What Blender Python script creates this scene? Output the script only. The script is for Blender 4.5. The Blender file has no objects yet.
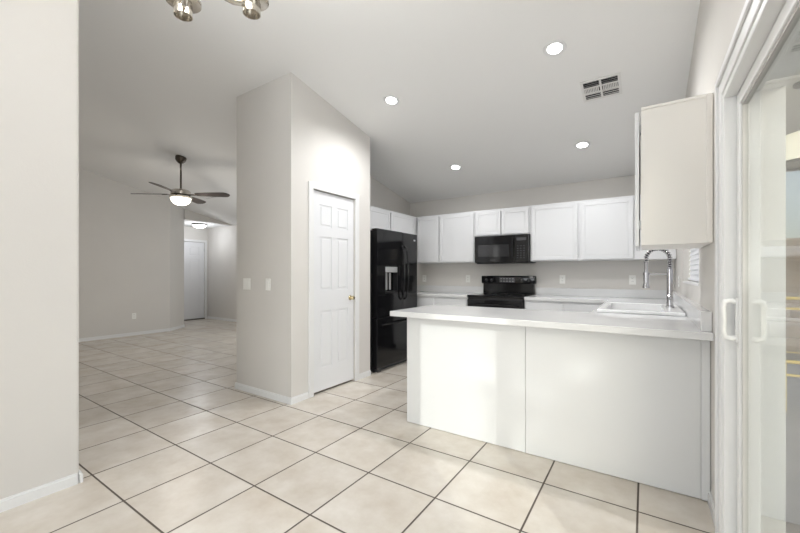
import bpy, bmesh, math, random
from mathutils import Vector, Matrix
random.seed(4)
S = bpy.context.scene
COL = S.collection
PI = math.pi
TREE = (7.955, -6.60, 5.0, 0.70, 560)          # x, y, crown height, crown radius, leaves

# ------------------------------------------------------------------ camera
cam_d = bpy.data.cameras.new('camera')
cam_d.sensor_width = 36.0
cam_d.lens = 368.1 / 800 * 36.0
cam_d.shift_y = (273.7 - 266.5) / 800
cam_d.clip_start = 0.02
cam = bpy.data.objects.new('camera', cam_d)
COL.objects.link(cam)
cam.location = (0, 0, 1.213)
cam.rotation_euler = (PI / 2, 0, math.radians(33.65))
S.camera = cam

# ------------------------------------------------------------------ world, sun, daylight and fill, exposure
S.view_settings.view_transform = 'Standard'
S.view_settings.look = 'None'
S.view_settings.gamma = 1
S.view_settings.use_curve_mapping = False
S.view_settings.exposure = 0.13
W = bpy.data.worlds.new('sky'); S.world = W
W.use_nodes = True
nt = W.node_tree; nt.nodes.clear()
o_ = nt.nodes.new('ShaderNodeOutputWorld'); b_ = nt.nodes.new('ShaderNodeBackground')
sk = nt.nodes.new('ShaderNodeTexSky')
sk.sky_type = 'NISHITA'; sk.sun_disc = False
sk.sun_elevation = math.radians(20.8); sk.sun_rotation = math.radians(139)
sk.air_density = 1.0; sk.dust_density = 2.5
hs = nt.nodes.new('ShaderNodeHueSaturation'); hs.inputs['Saturation'].default_value = 0.5
nt.links.new(sk.outputs[0], hs.inputs['Color']); nt.links.new(hs.outputs[0], b_.inputs[0]); nt.links.new(b_.outputs[0], o_.inputs[0])
b_.inputs[1].default_value = 0.17

def light(name, kind, loc, energy, color=(1, 1, 1), **k):
    d = bpy.data.lights.new(name, kind); d.energy = energy; d.color = color
    for a, v in k.items(): setattr(d, a, v)
    o = bpy.data.objects.new(name, d); COL.objects.link(o); o.location = loc
    return o
sun_dir = Vector((-0.657 * math.cos(math.radians(20.8)), 0.754 * math.cos(math.radians(20.8)), -math.sin(math.radians(20.8))))
sun = light('sun', 'SUN', (3, -3, 4), 1.75, (1.0, 0.97, 0.93), angle=math.radians(0.6))
sun.rotation_euler = sun_dir.to_track_quat('-Z', 'Y').to_euler()
# area lights: added fill behind the camera, daylight at living rear window and door
def area_light(name, loc, to, sx, sy, e, col, spread=PI):
    o = light(name, 'AREA', loc, e, col, shape='RECTANGLE', size=sx, size_y=sy, spread=spread)
    o.rotation_euler = (Vector(to) - Vector(loc)).to_track_quat('-Z', 'Y').to_euler()
    return o
area_light('fill_dining_window', (-1.3, -3.30, 1.5), (-1.3, 5, 1.5), 2.2, 1.6, 46, (0.86, 0.935, 1.0))  # fill lamp added to brighten the room, set in an assumed unseen window
area_light('fill_living_window', (-5.6, -3.30, 1.5), (-5.6, 5, 1.5), 2.2, 1.4, 11, (0.95, 0.965, 1.0))  # added fill for the living room, in an unseen assumed opening
area_light('daylight_living_rear_window', (-5.9, 5.40, 1.35), (-5.9, 0, 1.35), 1.8, 1.3, 26, (0.90, 0.95, 1.0))

area_light('daylight_sliding_door', (0.305, 0.74, 1.0), (-5, 2.3, 1.4), 0.84, 1.8, 8, (0.88, 0.945, 1.0), math.radians(125))

# ------------------------------------------------------------------ materials
MATS = {}
def mat(name, col, rough=0.5, metal=0.0, spec=0.5, noise=0.0, nscale=6.0, bump=0.0, bscale=120.0, coat=0.0):
    m = bpy.data.materials.new(name); m.use_nodes = True
    n = m.node_tree; p = n.nodes['Principled BSDF']
    p.inputs['Base Color'].default_value = (*col, 1)
    p.inputs['Roughness'].default_value = rough
    p.inputs['Metallic'].default_value = metal
    p.inputs['Specular IOR Level'].default_value = spec
    p.inputs['Coat Weight'].default_value = coat
    p.inputs['Coat Roughness'].default_value = 0.05
    tc = n.nodes.new('ShaderNodeTexCoord')
    if noise:
        t = n.nodes.new('ShaderNodeTexNoise'); t.inputs['Scale'].default_value = nscale; t.inputs['Detail'].default_value = 6
        r = n.nodes.new('ShaderNodeValToRGB')
        r.color_ramp.elements[0].position = 0.3; r.color_ramp.elements[1].position = 0.7
        r.color_ramp.elements[0].color = (*[c * (1 - noise) for c in col], 1)
        r.color_ramp.elements[1].color = (*[min(1, c * (1 + noise)) for c in col], 1)
        n.links.new(tc.outputs['Object'], t.inputs['Vector']); n.links.new(t.outputs['Fac'], r.inputs['Fac'])
        n.links.new(r.outputs['Color'], p.inputs['Base Color'])
    if bump:
        t = n.nodes.new('ShaderNodeTexNoise'); t.inputs['Scale'].default_value = bscale; t.inputs['Detail'].default_value = 3
        b = n.nodes.new('ShaderNodeBump'); b.inputs['Strength'].default_value = bump; b.inputs['Distance'].default_value = 0.004
        n.links.new(tc.outputs['Object'], t.inputs['Vector']); n.links.new(t.outputs['Fac'], b.inputs['Height'])
        n.links.new(b.outputs['Normal'], p.inputs['Normal'])
    MATS[name] = m
    return m
def emat(name, col, strength, base=(0.9, 0.9, 0.9)):
    m = mat(name, base, 0.4); p = m.node_tree.nodes['Principled BSDF']
    p.inputs['Emission Color'].default_value = (*col, 1); p.inputs['Emission Strength'].default_value = strength
    return m
PAINT = mat('greige_wall_paint', (0.665, 0.642, 0.608), 0.75, noise=0.015, nscale=2.0, bump=0.12, bscale=90)
CEIL = mat('ceiling_paint', (0.82, 0.815, 0.80), 0.85, bump=0.12, bscale=70)
TRIM = mat('white_trim_paint', (0.77, 0.77, 0.765), 0.4)
DOORW = mat('white_door_paint', (0.77, 0.775, 0.79), 0.38)
CAB = mat('white_cabinet_paint', (0.75, 0.755, 0.765), 0.38)
CABSIDE = mat('cream_cabinet_side', (0.82, 0.795, 0.75), 0.42, noise=0.015, nscale=3)
PANEL = mat('white_panel_paint', (0.73, 0.735, 0.735), 0.45, noise=0.012, nscale=2.5)
QUARTZ = mat('white_quartz', (0.74, 0.74, 0.74), 0.13, noise=0.035, nscale=3.5)
CERAMIC = mat('white_sink_composite', (0.86, 0.86, 0.86), 0.15)
BLACK = mat('black_appliance_gloss', (0.008, 0.008, 0.009), 0.09, spec=0.36)
BLACKM = mat('black_appliance_matte', (0.012, 0.012, 0.013), 0.35)
BLACKG = mat('black_appliance_window', (0.03, 0.03, 0.032), 0.06)
DGREY = mat('dark_grey_plastic', (0.05, 0.05, 0.055), 0.35)
LGREY = mat('light_grey_marking', (0.45, 0.45, 0.46), 0.4)
SILVER = mat('silver_plastic', (0.55, 0.56, 0.57), 0.3, metal=0.5)
NICKEL = mat('brushed_nickel', (0.62, 0.58, 0.52), 0.22, metal=1.0)
STEEL = mat('stainless_faucet', (0.52, 0.51, 0.52), 0.2, metal=1.0)
BRASS = mat('polished_brass', (0.72, 0.62, 0.40), 0.18, metal=1.0)
BRONZE = mat('dark_bronze', (0.09, 0.075, 0.06), 0.35, metal=0.8)
BLADE = mat('dark_fan_blade', (0.075, 0.062, 0.055), 0.7, noise=0.15, nscale=8)
PLATE = mat('ivory_plate_plastic', (0.88, 0.875, 0.84), 0.35)
SLOT = mat('dark_slot', (0.04, 0.04, 0.04), 0.7)
VENTW = mat('vent_white_metal', (0.74, 0.73, 0.71), 0.5)
VINYL = mat('white_vinyl', (0.80, 0.80, 0.79), 0.33)
GASKET = mat('grey_gasket', (0.50, 0.49, 0.47), 0.6)
BLIND = mat('white_blind_slat', (0.82, 0.83, 0.86), 0.5)
STUCCO = mat('white_stucco', (0.78, 0.77, 0.73), 0.9, noise=0.03, nscale=12, bump=0.4, bscale=60)
PATIO = mat('grey_patio_concrete', (0.36, 0.34, 0.35), 0.85, noise=0.08, nscale=3)
YELLOW = mat('yellow_painted_metal', (0.62, 0.47, 0.12), 0.4)
SLING = mat('taupe_sling_fabric', (0.24, 0.21, 0.19), 0.8)
GLOW_CAN = emat('recessed_lens_glow', (1, 0.99, 0.97), 11)
GLOW_FAN = emat('fan_bowl_glow', (1, 0.93, 0.80), 1.6)
GLOW_HALL = emat('hall_bowl_glow', (0.97, 0.98, 1.0), 4.8)
GLOW_SHADE = emat('chandelier_shade_glow', (1, 0.93, 0.82), 2.0)
GLOW_PATIO = emat('patio_bowl_glow', (1, 0.90, 0.66), 0.9)
LEAF = mat('green_leaf', (0.10, 0.18, 0.05), 0.6)
BARK = mat('brown_bark', (0.16, 0.11, 0.07), 0.9)

def glass_mat():
    m = bpy.data.materials.new('door_glass'); m.use_nodes = True
    n = m.node_tree; n.nodes.clear()
    o = n.nodes.new('ShaderNodeOutputMaterial'); mx = n.nodes.new('ShaderNodeMixShader')
    t = n.nodes.new('ShaderNodeBsdfTransparent'); t.inputs[0].default_value = (0.93, 0.96, 0.95, 1)
    g = n.nodes.new('ShaderNodeBsdfGlossy'); g.inputs['Roughness'].default_value = 0.0
    f = n.nodes.new('ShaderNodeFresnel')
    ge = n.nodes.new('ShaderNodeNewGeometry'); mr = n.nodes.new('ShaderNodeMapRange')          # thin pane: same IOR from both faces
    mr.inputs['To Min'].default_value = 1.5; mr.inputs['To Max'].default_value = 1 / 1.5
    n.links.new(ge.outputs['Backfacing'], mr.inputs['Value']); n.links.new(mr.outputs[0], f.inputs['IOR'])
    n.links.new(f.outputs[0], mx.inputs[0]); n.links.new(t.outputs[0], mx.inputs[1]); n.links.new(g.outputs[0], mx.inputs[2])
    n.links.new(mx.outputs[0], o.inputs[0])
    return m
GLASS = glass_mat()

def tile_mat():
    m = bpy.data.materials.new('beige_floor_tile'); m.use_nodes = True
    n = m.node_tree; p = n.nodes['Principled BSDF']; L = n.links.new
    tc = n.nodes.new('ShaderNodeTexCoord'); sp = n.nodes.new('ShaderNodeSeparateXYZ'); L(tc.outputs['Object'], sp.inputs[0])
    def math_(op, a, b=None):
        q = n.nodes.new('ShaderNodeMath'); q.operation = op
        for i, v in enumerate((a, b)):
            if v is None: continue
            if isinstance(v, (int, float)): q.inputs[i].default_value = v
            else: L(v, q.inputs[i])
        return q.outputs[0]
    cells, dist = [], []
    for ax, off, sz in (('X', -2.3170, 0.4571), ('Y', 1.7624, 0.4719)):
        u = math_('DIVIDE', math_('SUBTRACT', sp.outputs[ax], off), sz)
        fl = math_('FLOOR', u); fr = math_('SUBTRACT', u, fl)
        d = math_('MULTIPLY', math_('MINIMUM', fr, math_('SUBTRACT', 1.0, fr)), sz)
        cells.append(fl); dist.append(d)
    dmin = math_('MINIMUM', dist[0], dist[1])
    cb = n.nodes.new('ShaderNodeCombineXYZ'); L(cells[0], cb.inputs[0]); L(cells[1], cb.inputs[1])
    wn = n.nodes.new('ShaderNodeTexWhiteNoise'); L(cb.outputs[0], wn.inputs['Vector'])
    # cloudy stone mottling, shifted per tile
    ad = n.nodes.new('ShaderNodeVectorMath'); ad.operation = 'MULTIPLY_ADD'
    L(wn.outputs['Color'], ad.inputs[0]); ad.inputs[1].default_value = (7, 7, 7); L(tc.outputs['Object'], ad.inputs[2])
    t1 = n.nodes.new('ShaderNodeTexNoise'); t1.inputs['Scale'].default_value = 4.0; t1.inputs['Detail'].default_value = 8; t1.inputs['Roughness'].default_value = 0.62
    L(ad.outputs[0], t1.inputs['Vector'])
    r1 = n.nodes.new('ShaderNodeValToRGB')
    e = r1.color_ramp.elements
    e[0].position = 0.30; e[0].color = (0.575, 0.51, 0.43, 1)
    e[1].position = 0.68; e[1].color = (0.71, 0.665, 0.60, 1)
    L(t1.outputs['Fac'], r1.inputs['Fac'])
    mb = n.nodes.new('ShaderNodeMix'); mb.data_type = 'RGBA'; mb.blend_type = 'MULTIPLY'; mb.inputs['Factor'].default_value = 1
    vv = math_('ADD', math_('MULTIPLY', wn.outputs['Value'], 0.08), 0.95)
    cv = n.nodes.new('ShaderNodeCombineColor'); L(vv, cv.inputs[0]); L(vv, cv.inputs[1]); L(vv, cv.inputs[2])
    L(r1.outputs['Color'], mb.inputs['A']); L(cv.outputs[0], mb.inputs['B'])
    mr = n.nodes.new('ShaderNodeMapRange'); mr.inputs['From Min'].default_value = 0.0042; mr.inputs['From Max'].default_value = 0.0056
    L(dmin, mr.inputs['Value'])
    mg = n.nodes.new('ShaderNodeMix'); mg.data_type = 'RGBA'
    L(mr.outputs[0], mg.inputs['Factor']); mg.inputs['A'].default_value = (0.105, 0.085, 0.068, 1); L(mb.outputs['Result'], mg.inputs['B'])
    L(mg.outputs['Result'], p.inputs['Base Color'])
    ro = n.nodes.new('ShaderNodeMapRange'); ro.inputs['To Min'].default_value = 0.85; ro.inputs['To Max'].default_value = 0.27
    L(mr.outputs[0], ro.inputs['Value']); L(ro.outputs[0], p.inputs['Roughness'])
    m2 = n.nodes.new('ShaderNodeMapRange'); m2.inputs['From Min'].default_value = 0.002; m2.inputs['From Max'].default_value = 0.009
    L(dmin, m2.inputs['Value'])
    bp = n.nodes.new('ShaderNodeBump'); bp.inputs['Strength'].default_value = 0.5; bp.inputs['Distance'].default_value = 0.002
    L(m2.outputs[0], bp.inputs['Height']); L(bp.outputs['Normal'], p.inputs['Normal'])
    return m
TILE = tile_mat()

def block_mat():
    m = bpy.data.materials.new('tan_block_wall'); m.use_nodes = True
    n = m.node_tree; p = n.nodes['Principled BSDF']
    tc = n.nodes.new('ShaderNodeTexCoord'); mp = n.nodes.new('ShaderNodeMapping'); mp.inputs['Rotation'].default_value = (PI / 2, 0, 0)
    br = n.nodes.new('ShaderNodeTexBrick'); br.inputs['Scale'].default_value = 1.0
    br.inputs['Brick Width'].default_value = 0.4; br.inputs['Row Height'].default_value = 0.2; br.inputs['Mortar Size'].default_value = 0.008
    br.inputs['Color1'].default_value = (0.26, 0.205, 0.155, 1); br.inputs['Color2'].default_value = (0.29, 0.23, 0.175, 1); br.inputs['Mortar'].default_value = (0.20, 0.165, 0.13, 1)
    n.links.new(tc.outputs['Object'], mp.inputs['Vector']); n.links.new(mp.outputs[0], br.inputs['Vector']); n.links.new(br.outputs['Color'], p.inputs['Base Color'])
    p.inputs['Roughness'].default_value = 0.9
    return m
BLOCK = block_mat()

# ------------------------------------------------------------------ mesh helpers
def BM(): return bmesh.new()
def box(bm, a, b, bev=0.0, seg=2):
    lo = [min(p, q) for p, q in zip(a, b)]; hi = [max(p, q) for p, q in zip(a, b)]
    vs = [bm.verts.new((x, y, z)) for x in (lo[0], hi[0]) for y in (lo[1], hi[1]) for z in (lo[2], hi[2])]
    F = [(0, 1, 3, 2), (4, 6, 7, 5), (0, 4, 5, 1), (2, 3, 7, 6), (0, 2, 6, 4), (1, 5, 7, 3)]
    fs = [bm.faces.new([vs[i] for i in f]) for f in F]
    if bev:
        es = list({e for f in fs for e in f.edges})
        bmesh.ops.bevel(bm, geom=es, offset=bev, segments=seg, profile=0.5, affect='EDGES')
    return bm
def prism(bm, poly, z0, z1):
    """plan polygon raised from z0 to z1; z0 / z1 may be functions of (x, y)"""
    g = lambda z, x, y: z(x, y) if callable(z) else z
    lo = [bm.verts.new((x, y, g(z0, x, y))) for x, y in poly]; hi = [bm.verts.new((x, y, g(z1, x, y))) for x, y in poly]
    k = len(poly)
    bm.faces.new(lo[::-1]); bm.faces.new(hi)
    for i in range(k): bm.faces.new((lo[i], lo[(i + 1) % k], hi[(i + 1) % k], hi[i]))
    return bm
def rect(x0, x1, y0, y1): return [(x0, y0), (x1, y0), (x1, y1), (x0, y1)]
def tube(bm, pts, r, seg=12, cap=True):
    pts = [Vector(p) for p in pts]; n = len(pts)
    R = r if isinstance(r, (list, tuple)) else [r] * n
    t0 = (pts[1] - pts[0]).normalized()
    nrm = t0.orthogonal().normalized(); rings = []
    for i, p in enumerate(pts):
        t = (pts[min(i + 1, n - 1)] - pts[max(i - 1, 0)]).normalized()
        nrm = (nrm - t * nrm.dot(t)).normalized(); bn = t.cross(nrm)
        rings.append([bm.verts.new(p + (nrm * math.cos(a) + bn * math.sin(a)) * R[i]) for a in [2 * PI * k / seg for k in range(seg)]])
    for a, b in zip(rings, rings[1:]):
        for k in range(seg): bm.faces.new((a[k], a[(k + 1) % seg], b[(k + 1) % seg], b[k]))
    if cap: bm.faces.new(rings[0][::-1]); bm.faces.new(rings[-1])
    return bm
def lathe(bm, prof, c=(0, 0, 0), seg=32, axis='z'):
    """profile of (radius, height) spun around the axis through c"""
    rings = []
    for r, h in prof:
        ring = []
        for k in range(seg):
            a = 2 * PI * k / seg; ca, sa = max(r, 1e-4) * math.cos(a), max(r, 1e-4) * math.sin(a)
            v = {'z': (ca, sa, h), 'x': (h, ca, sa), 'y': (sa, h, ca)}[axis]
            ring.append(bm.verts.new((c[0] + v[0], c[1] + v[1], c[2] + v[2])))
        rings.append(ring)
    for a, b in zip(rings, rings[1:]):
        for k in range(seg): bm.faces.new((a[k], a[(k + 1) % seg], b[(k + 1) % seg], b[k]))
    for ring in (rings[0], rings[-1]): bm.faces.new(ring)
    return bm
def obj(name, bm, m, parent=None, smooth=False):
    bmesh.ops.recalc_face_normals(bm, faces=bm.faces)
    me = bpy.data.meshes.new(name); bm.to_mesh(me); bm.free()
    me.materials.append(m)
    if smooth:
        for p in me.polygons: p.use_smooth = True
        try: me.set_sharp_from_angle(angle=math.radians(38))
        except Exception: pass
    o = bpy.data.objects.new(name, me); COL.objects.link(o)
    if parent is not None:
        o.parent = parent
        root = parent; off = Vector((0, 0, 0))
        while root is not None: off += root.location; root = root.parent
        o.matrix_parent_inverse = Matrix.Translation(-off) if parent.get('anchored') else Matrix.Identity(4)
    return o
def tag(o, label=None, cat=None, group=None, kind=None):
    if label: o['label'] = label
    if cat: o['category'] = cat
    if group: o['group'] = group
    if kind: o['kind'] = kind
    return o
def thing(name, label, cat, loc=(0, 0, 0), group=None, kind=None, anchored=True):
    """Empty at the base of a thing; parts are written in world coordinates when anchored"""
    o = bpy.data.objects.new(name, None); COL.objects.link(o); o.location = loc; o.empty_display_size = 0.1
    if anchored: o['anchored'] = 1
    return tag(o, label, cat, group, kind)
def struct(name, bm, m, label=None, cat=None, smooth=False):
    return tag(obj(name, bm, m, None, smooth), label, cat, None, 'structure')
def dup(root, loc, label, group=None):
    r = root.copy(); COL.objects.link(r); r.location = loc; r['label'] = label
    if group: r['group'] = group
    for ch in list(root.children):
        c = ch.copy(); COL.objects.link(c); c.parent = r
        for g in list(ch.children):
            d = g.copy(); COL.objects.link(d); d.parent = c
    return r

# ------------------------------------------------------------------ room shell
RIDGE = -0.30
def ceil_z(x, y): return 3.553 - 0.205 * y if y >= RIDGE else 3.553 - 0.205 * RIDGE - 0.205 * (RIDGE - y)
XR, XRO = 0.29, 0.465          # right wall, inside and outside face
YB = 5.43                     # back wall
YS = -3.25                    # rear wall behind the camera
bm = BM(); box(bm, (-10.0, YS - .12, -0.12), (XRO, YB + .12, 0)); struct('floor', bm, TILE, 'beige ceramic tile floor with dark grout lines', 'floor')

bm = BM()
for y0, y1 in ((YS - .12, RIDGE), (RIDGE, YB + .12)):
    prism(bm, rect(-8.68, XRO, y0, y1), ceil_z, lambda x, y: ceil_z(x, y) + 0.12)
struct('ceiling', bm, CEIL, 'sloping pale vaulted ceiling over kitchen and living room', 'ceiling')
bm = BM(); box(bm, (-10.0, 4.10, 2.44), (-8.80, YB + .12, 2.56)); struct('ceiling_entry', bm, CEIL, 'flat low ceiling over the entry hall', 'ceiling')

# right wall: door opening y .27-2.09, window opening y 3.05-4.25
DY0, DY1, DZ = 0.27, 2.09, 1.985
WY0, WY1, WZ0, WZ1 = 3.05, 4.25, 1.13, 2.05
bm = BM()
prism(bm, rect(XR, XRO, YS - .12, RIDGE), 0, ceil_z)
prism(bm, rect(XR, XRO, RIDGE, DY0), 0, ceil_z)
prism(bm, rect(XR, XRO, DY0, DY1), DZ, ceil_z)
prism(bm, rect(XR, XRO, DY1, WY0), 0, ceil_z)
prism(bm, rect(XR, XRO, WY0, WY1), 0, WZ0)
prism(bm, rect(XR, XRO, WY0, WY1), WZ1, ceil_z)
prism(bm, rect(XR, XRO, WY1, YB + .12), 0, ceil_z)
struct('wall_right', bm, PAINT, 'greige right wall around the sliding glass door and sink window', 'wall')
bm = BM(); prism(bm, rect(-10.0, XR, YB, YB + .12), 0, ceil_z)
struct('wall_back', bm, PAINT, 'greige back wall behind the range and wall cabinets', 'wall')
bm = BM(); prism(bm, rect(-3.52, -3.40, 3.485, YB), 0, ceil_z)
struct('wall_kitchen_left', bm, PAINT, 'greige kitchen side wall behind the black refrigerator', 'wall')
# pantry block with a doorway in its right face
PX0, PX1, PY0, PY1 = -3.60, -2.735, 2.285, 3.465
QY0, QY1, QZ = 2.553, 3.186, 2.055
bm = BM()
prism(bm, rect(PX0, PX1, PY0, PY0 + .12), 0, ceil_z)
prism(bm, rect(PX0, PX0 + .12, PY0 + .12, PY1), 0, ceil_z)
prism(bm, rect(PX0 + .12, PX1, PY1 - .12, PY1), 0, ceil_z)
prism(bm, rect(PX1 - .12, PX1, PY0 + .12, QY0), 0, ceil_z)
prism(bm, rect(PX1 - .12, PX1, QY1, PY1 - .12), 0, ceil_z)
prism(bm, rect(PX1 - .12, PX1, QY0, QY1), QZ, ceil_z)
struct('wall_pantry', bm, PAINT, 'tall greige pantry block standing between living room and kitchen', 'wall')
# near left wall with rounded end corner
NX, NY = -2.735, 0.750
arc = [(NX - .02 + .02 * math.cos(a), NY - .02 + .02 * math.sin(a)) for a in [PI / 2 * k / 6 for k in range(7)]]
bm = BM()
poly = [(NX - .13, RIDGE), (NX, RIDGE)] + arc + [(NX - .13, NY)]
prism(bm, poly, 0, ceil_z); prism(bm, rect(NX - .13, NX, YS, RIDGE), 0, ceil_z)
struct('wall_near_left', bm, PAINT, 'pale near wall filling the left edge of the photo', 'wall', smooth=True)
# far left living room wall, angled corner and entry hall
FX = -8.37
bm = BM()
prism(bm, [(FX - .12, YS), (FX, YS), (FX, RIDGE), (FX - .12, RIDGE)], 0, ceil_z)
prism(bm, [(FX - .12, RIDGE), (FX, RIDGE), (FX, 3.79), (FX - .12, 3.85)], 0, ceil_z)
struct('wall_far_left', bm, PAINT, 'greige far left living room wall with one outlet', 'wall')
bm = BM(); prism(bm, [(FX, 3.79), (-8.70, 4.235), (-8.80, 4.235), (-8.80, 4.15), (FX - .12, 3.85)], 0, ceil_z)
struct('wall_corner', bm, PAINT, 'narrow angled wall between living room and entry hall', 'wall')
bm = BM(); box(bm, (-10.0, 4.115, 0), (-8.80, 4.235, 2.44)); struct('wall_hall_left', bm, PAINT, 'hall side wall hidden behind the angled corner', 'wall')
EY0, EY1, EZ = 4.42, 5.34, 2.05
bm = BM()
box(bm, (-10.0, 4.235, 0), (-9.88, EY0, 2.44)); box(bm, (-10.0, EY1, 0), (-9.88, YB, 2.44)); box(bm, (-10.0, EY0, EZ), (-9.88, EY1, 2.44))
struct('wall_entry', bm, PAINT, 'entry wall around the white front door', 'wall')
bm = BM(); prism(bm, rect(-8.80, -8.68, 4.235, YB), 2.44, ceil_z)
struct('wall_header', bm, PAINT, 'wedge-shaped wall over the entry hall opening', 'wall')
# rear wall with two window openings behind the camera
bm = BM()
xs = [(-8.49, -6.7, None), (-6.7, -4.5, 1), (-4.5, -2.4, None), (-2.4, -0.2, 1), (-0.2, XR, None)]
for x0, x1, w in xs:
    if w is None: prism(bm, rect(x0, x1, YS - .12, YS), 0, ceil_z)
    else:
        prism(bm, rect(x0, x1, YS - .12, YS), 0, 0.7); prism(bm, rect(x0, x1, YS - .12, YS), 2.3, ceil_z)
struct('wall_rear', bm, PAINT, 'wall behind the camera with two window openings', 'wall')

# baseboards
BH, BT = 0.062, 0.013
def baseboard(name, segs, label):
    bm = BM()
    for a, b, n in segs:
        (x0, y0), (x1, y1) = a, b; nx, ny = n
        prism(bm, [(x0, y0), (x1, y1), (x1 + nx * BT, y1 + ny * BT), (x0 + nx * BT, y0 + ny * BT)], 0, BH - .012)
        prism(bm, [(x0, y0), (x1, y1), (x1 + nx * BT * .55, y1 + ny * BT * .55), (x0 + nx * BT * .55, y0 + ny * BT * .55)], BH - .012, BH)
    return struct(name, bm, TRIM, label, 'baseboard')
baseboard('baseboard_near_left', [((NX, YS), (NX, NY - .012), (1, 0)), ((NX - .13, NY), (NX - .012, NY), (0, 1)), ((NX - .012, NY - .012), (NX - .012, NY + BT * .0), (1.9, .9))], 'white baseboard along the near left wall')
baseboard('baseboard_pantry', [((PX0 - BT, PY0), (PX1 + BT, PY0), (0, -1)), ((PX1, PY0), (PX1, 2.488), (1, 0)), ((PX1, 3.238), (PX1, PY1), (1, 0)), ((PX0, PY0), (PX0, PY1), (-1, 0))], 'white baseboard around the foot of the pantry block')
baseboard('baseboard_far_left', [((FX, YS), (FX, 3.79), (1, 0)), ((FX, 3.79), (-8.70, 4.235), (.803, .596))], 'white baseboard along the far living room wall')
baseboard('baseboard_hall', [((-9.88, YB), (-3.52, YB), (0, -1)), ((-9.88, EY1 + .065), (-9.88, YB), (1, 0))], 'white baseboard along the back of the entry hall')
baseboard('baseboard_right', [((XR, 2.185), (XR, 2.535), (-1, 0))], 'short white baseboard between peninsula and sliding door')

# ------------------------------------------------------------------ doors
def frame_map(o, ux, uz, un):
    """maps local (across, out, up) to world"""
    O, X, Z, N = map(Vector, (o, ux, uz, un))
    return lambda p: O + X * p[0] + N * p[1] + Z * p[2]
def mbox(bm, f, a, b, bev=0.0):
    t = BM(); box(t, a, b, bev)
    for v in t.verts: v.co = f(v.co)
    me = bpy.data.meshes.new('t'); t.to_mesh(me); t.free(); bm.from_mesh(me); bpy.data.meshes.remove(me)
def six_panel(bm, f, w, h, t=0.035):
    d = 0.007
    mbox(bm, f, (0, -t, 0), (w, -d, h))
    st = 0.105 * w / 0.61 * 0.9; mid = st * 0.9
    rows = [(0.0, 0.115), (0.40, 0.505), (0.775, 0.825), (0.935, 1.0)]     # rails, share of height
    for a, b in ((0, st), (w - st, w), (w / 2 - mid / 2, w / 2 + mid / 2)): mbox(bm, f, (a, -d, 0), (b, 0, h), 0.002)
    for a, b in rows: mbox(bm, f, (st * .5, -d, a * h), (w - st * .5, -0.0002, b * h), 0.002)
    for c0, c1 in ((st, w / 2 - mid / 2), (w / 2 + mid / 2, w - st)):
        for (_, r0), (r1, _2) in zip(rows, rows[1:]):
            g = 0.022
            mbox(bm, f, (c0 + g, -d - .002, r0 * h + g), (c1 - g, -0.0015, r1 * h - g), 0.0045)
def casing(bm, f, w, h, cw=0.06, t=0.016):
    """flat casing round an opening of width w and height h, with a raised outer band"""
    for a, b in (((-cw, 0, 0), (0, t, h + cw)), ((w, 0, 0), (w + cw, t, h + cw)), ((0, 0, h), (w, t, h + cw))): mbox(bm, f, a, b, 0.003)
# pantry door (faces +X; across runs along +Y)
f = frame_map((PX1, QY0, 0), (0, 1, 0), (0, 0, 1), (1, 0, 0))
d1 = thing('door_1', 'white six-panel pantry door with brass knob beside the refrigerator', 'door', (PX1, QY0, 0), kind='structure')
bm = BM(); casing(bm, f, QY1 - QY0, QZ, 0.062); obj('door_casing', bm, TRIM, d1)
bm = BM(); fs = frame_map((PX1 - .012, QY0 + .008, 0.022), (0, 1, 0), (0, 0, 1), (1, 0, 0)); six_panel(bm, fs, QY1 - QY0 - .016, QZ - .030); obj('door_slab', bm, DOORW, d1)
for z in (0.25, 1.1, 1.85): bm = BM(); box(bm, (PX1 - .012, QY0 + .001, z), (PX1 - .002, QY0 + .013, z + .09), 0.002); obj('hinge', bm, SILVER, d1)
bm = BM(); KY, KZ = 3.118, 0.945
lathe(bm, [(0.026, 0), (0.028, .004), (0.020, .008), (0.010, .012), (0.010, .03), (0.020, .036), (0.024, .047), (0.019, .058), (0.0, .062)], (PX1 - .012, KY, KZ), 24, 'x')
tag(obj('door_knob', bm, BRASS, d1, True), 'polished brass knob')
# front door at the end of the hall (faces +X)
f = frame_map((-9.88, EY0, 0), (0, 1, 0), (0, 0, 1), (1, 0, 0))
d2 = thing('door_2', 'white six-panel front door at the end of the entry hall', 'door', (-9.88, EY0, 0), kind='structure')
bm = BM(); casing(bm, f, EY1 - EY0, EZ, 0.06); obj('door_casing', bm, TRIM, d2)
bm = BM(); fs = frame_map((-9.892, EY0 + .005, 0.03), (0, 1, 0), (0, 0, 1), (1, 0, 0)); six_panel(bm, fs, EY1 - EY0 - .01, EZ - .036, .04); obj('door_slab', bm, DOORW, d2)
bm = BM(); box(bm, (-9.95, EY0, 0.002), (-9.86, EY1, 0.026)); obj('threshold', bm, BRONZE, d2)
for z in (0.25, 1.0, 1.8): bm = BM(); box(bm, (-9.892, EY1 - .014, z), (-9.878, EY1 - .002, z + .09), 0.002); obj('hinge', bm, SILVER, d2)

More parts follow.
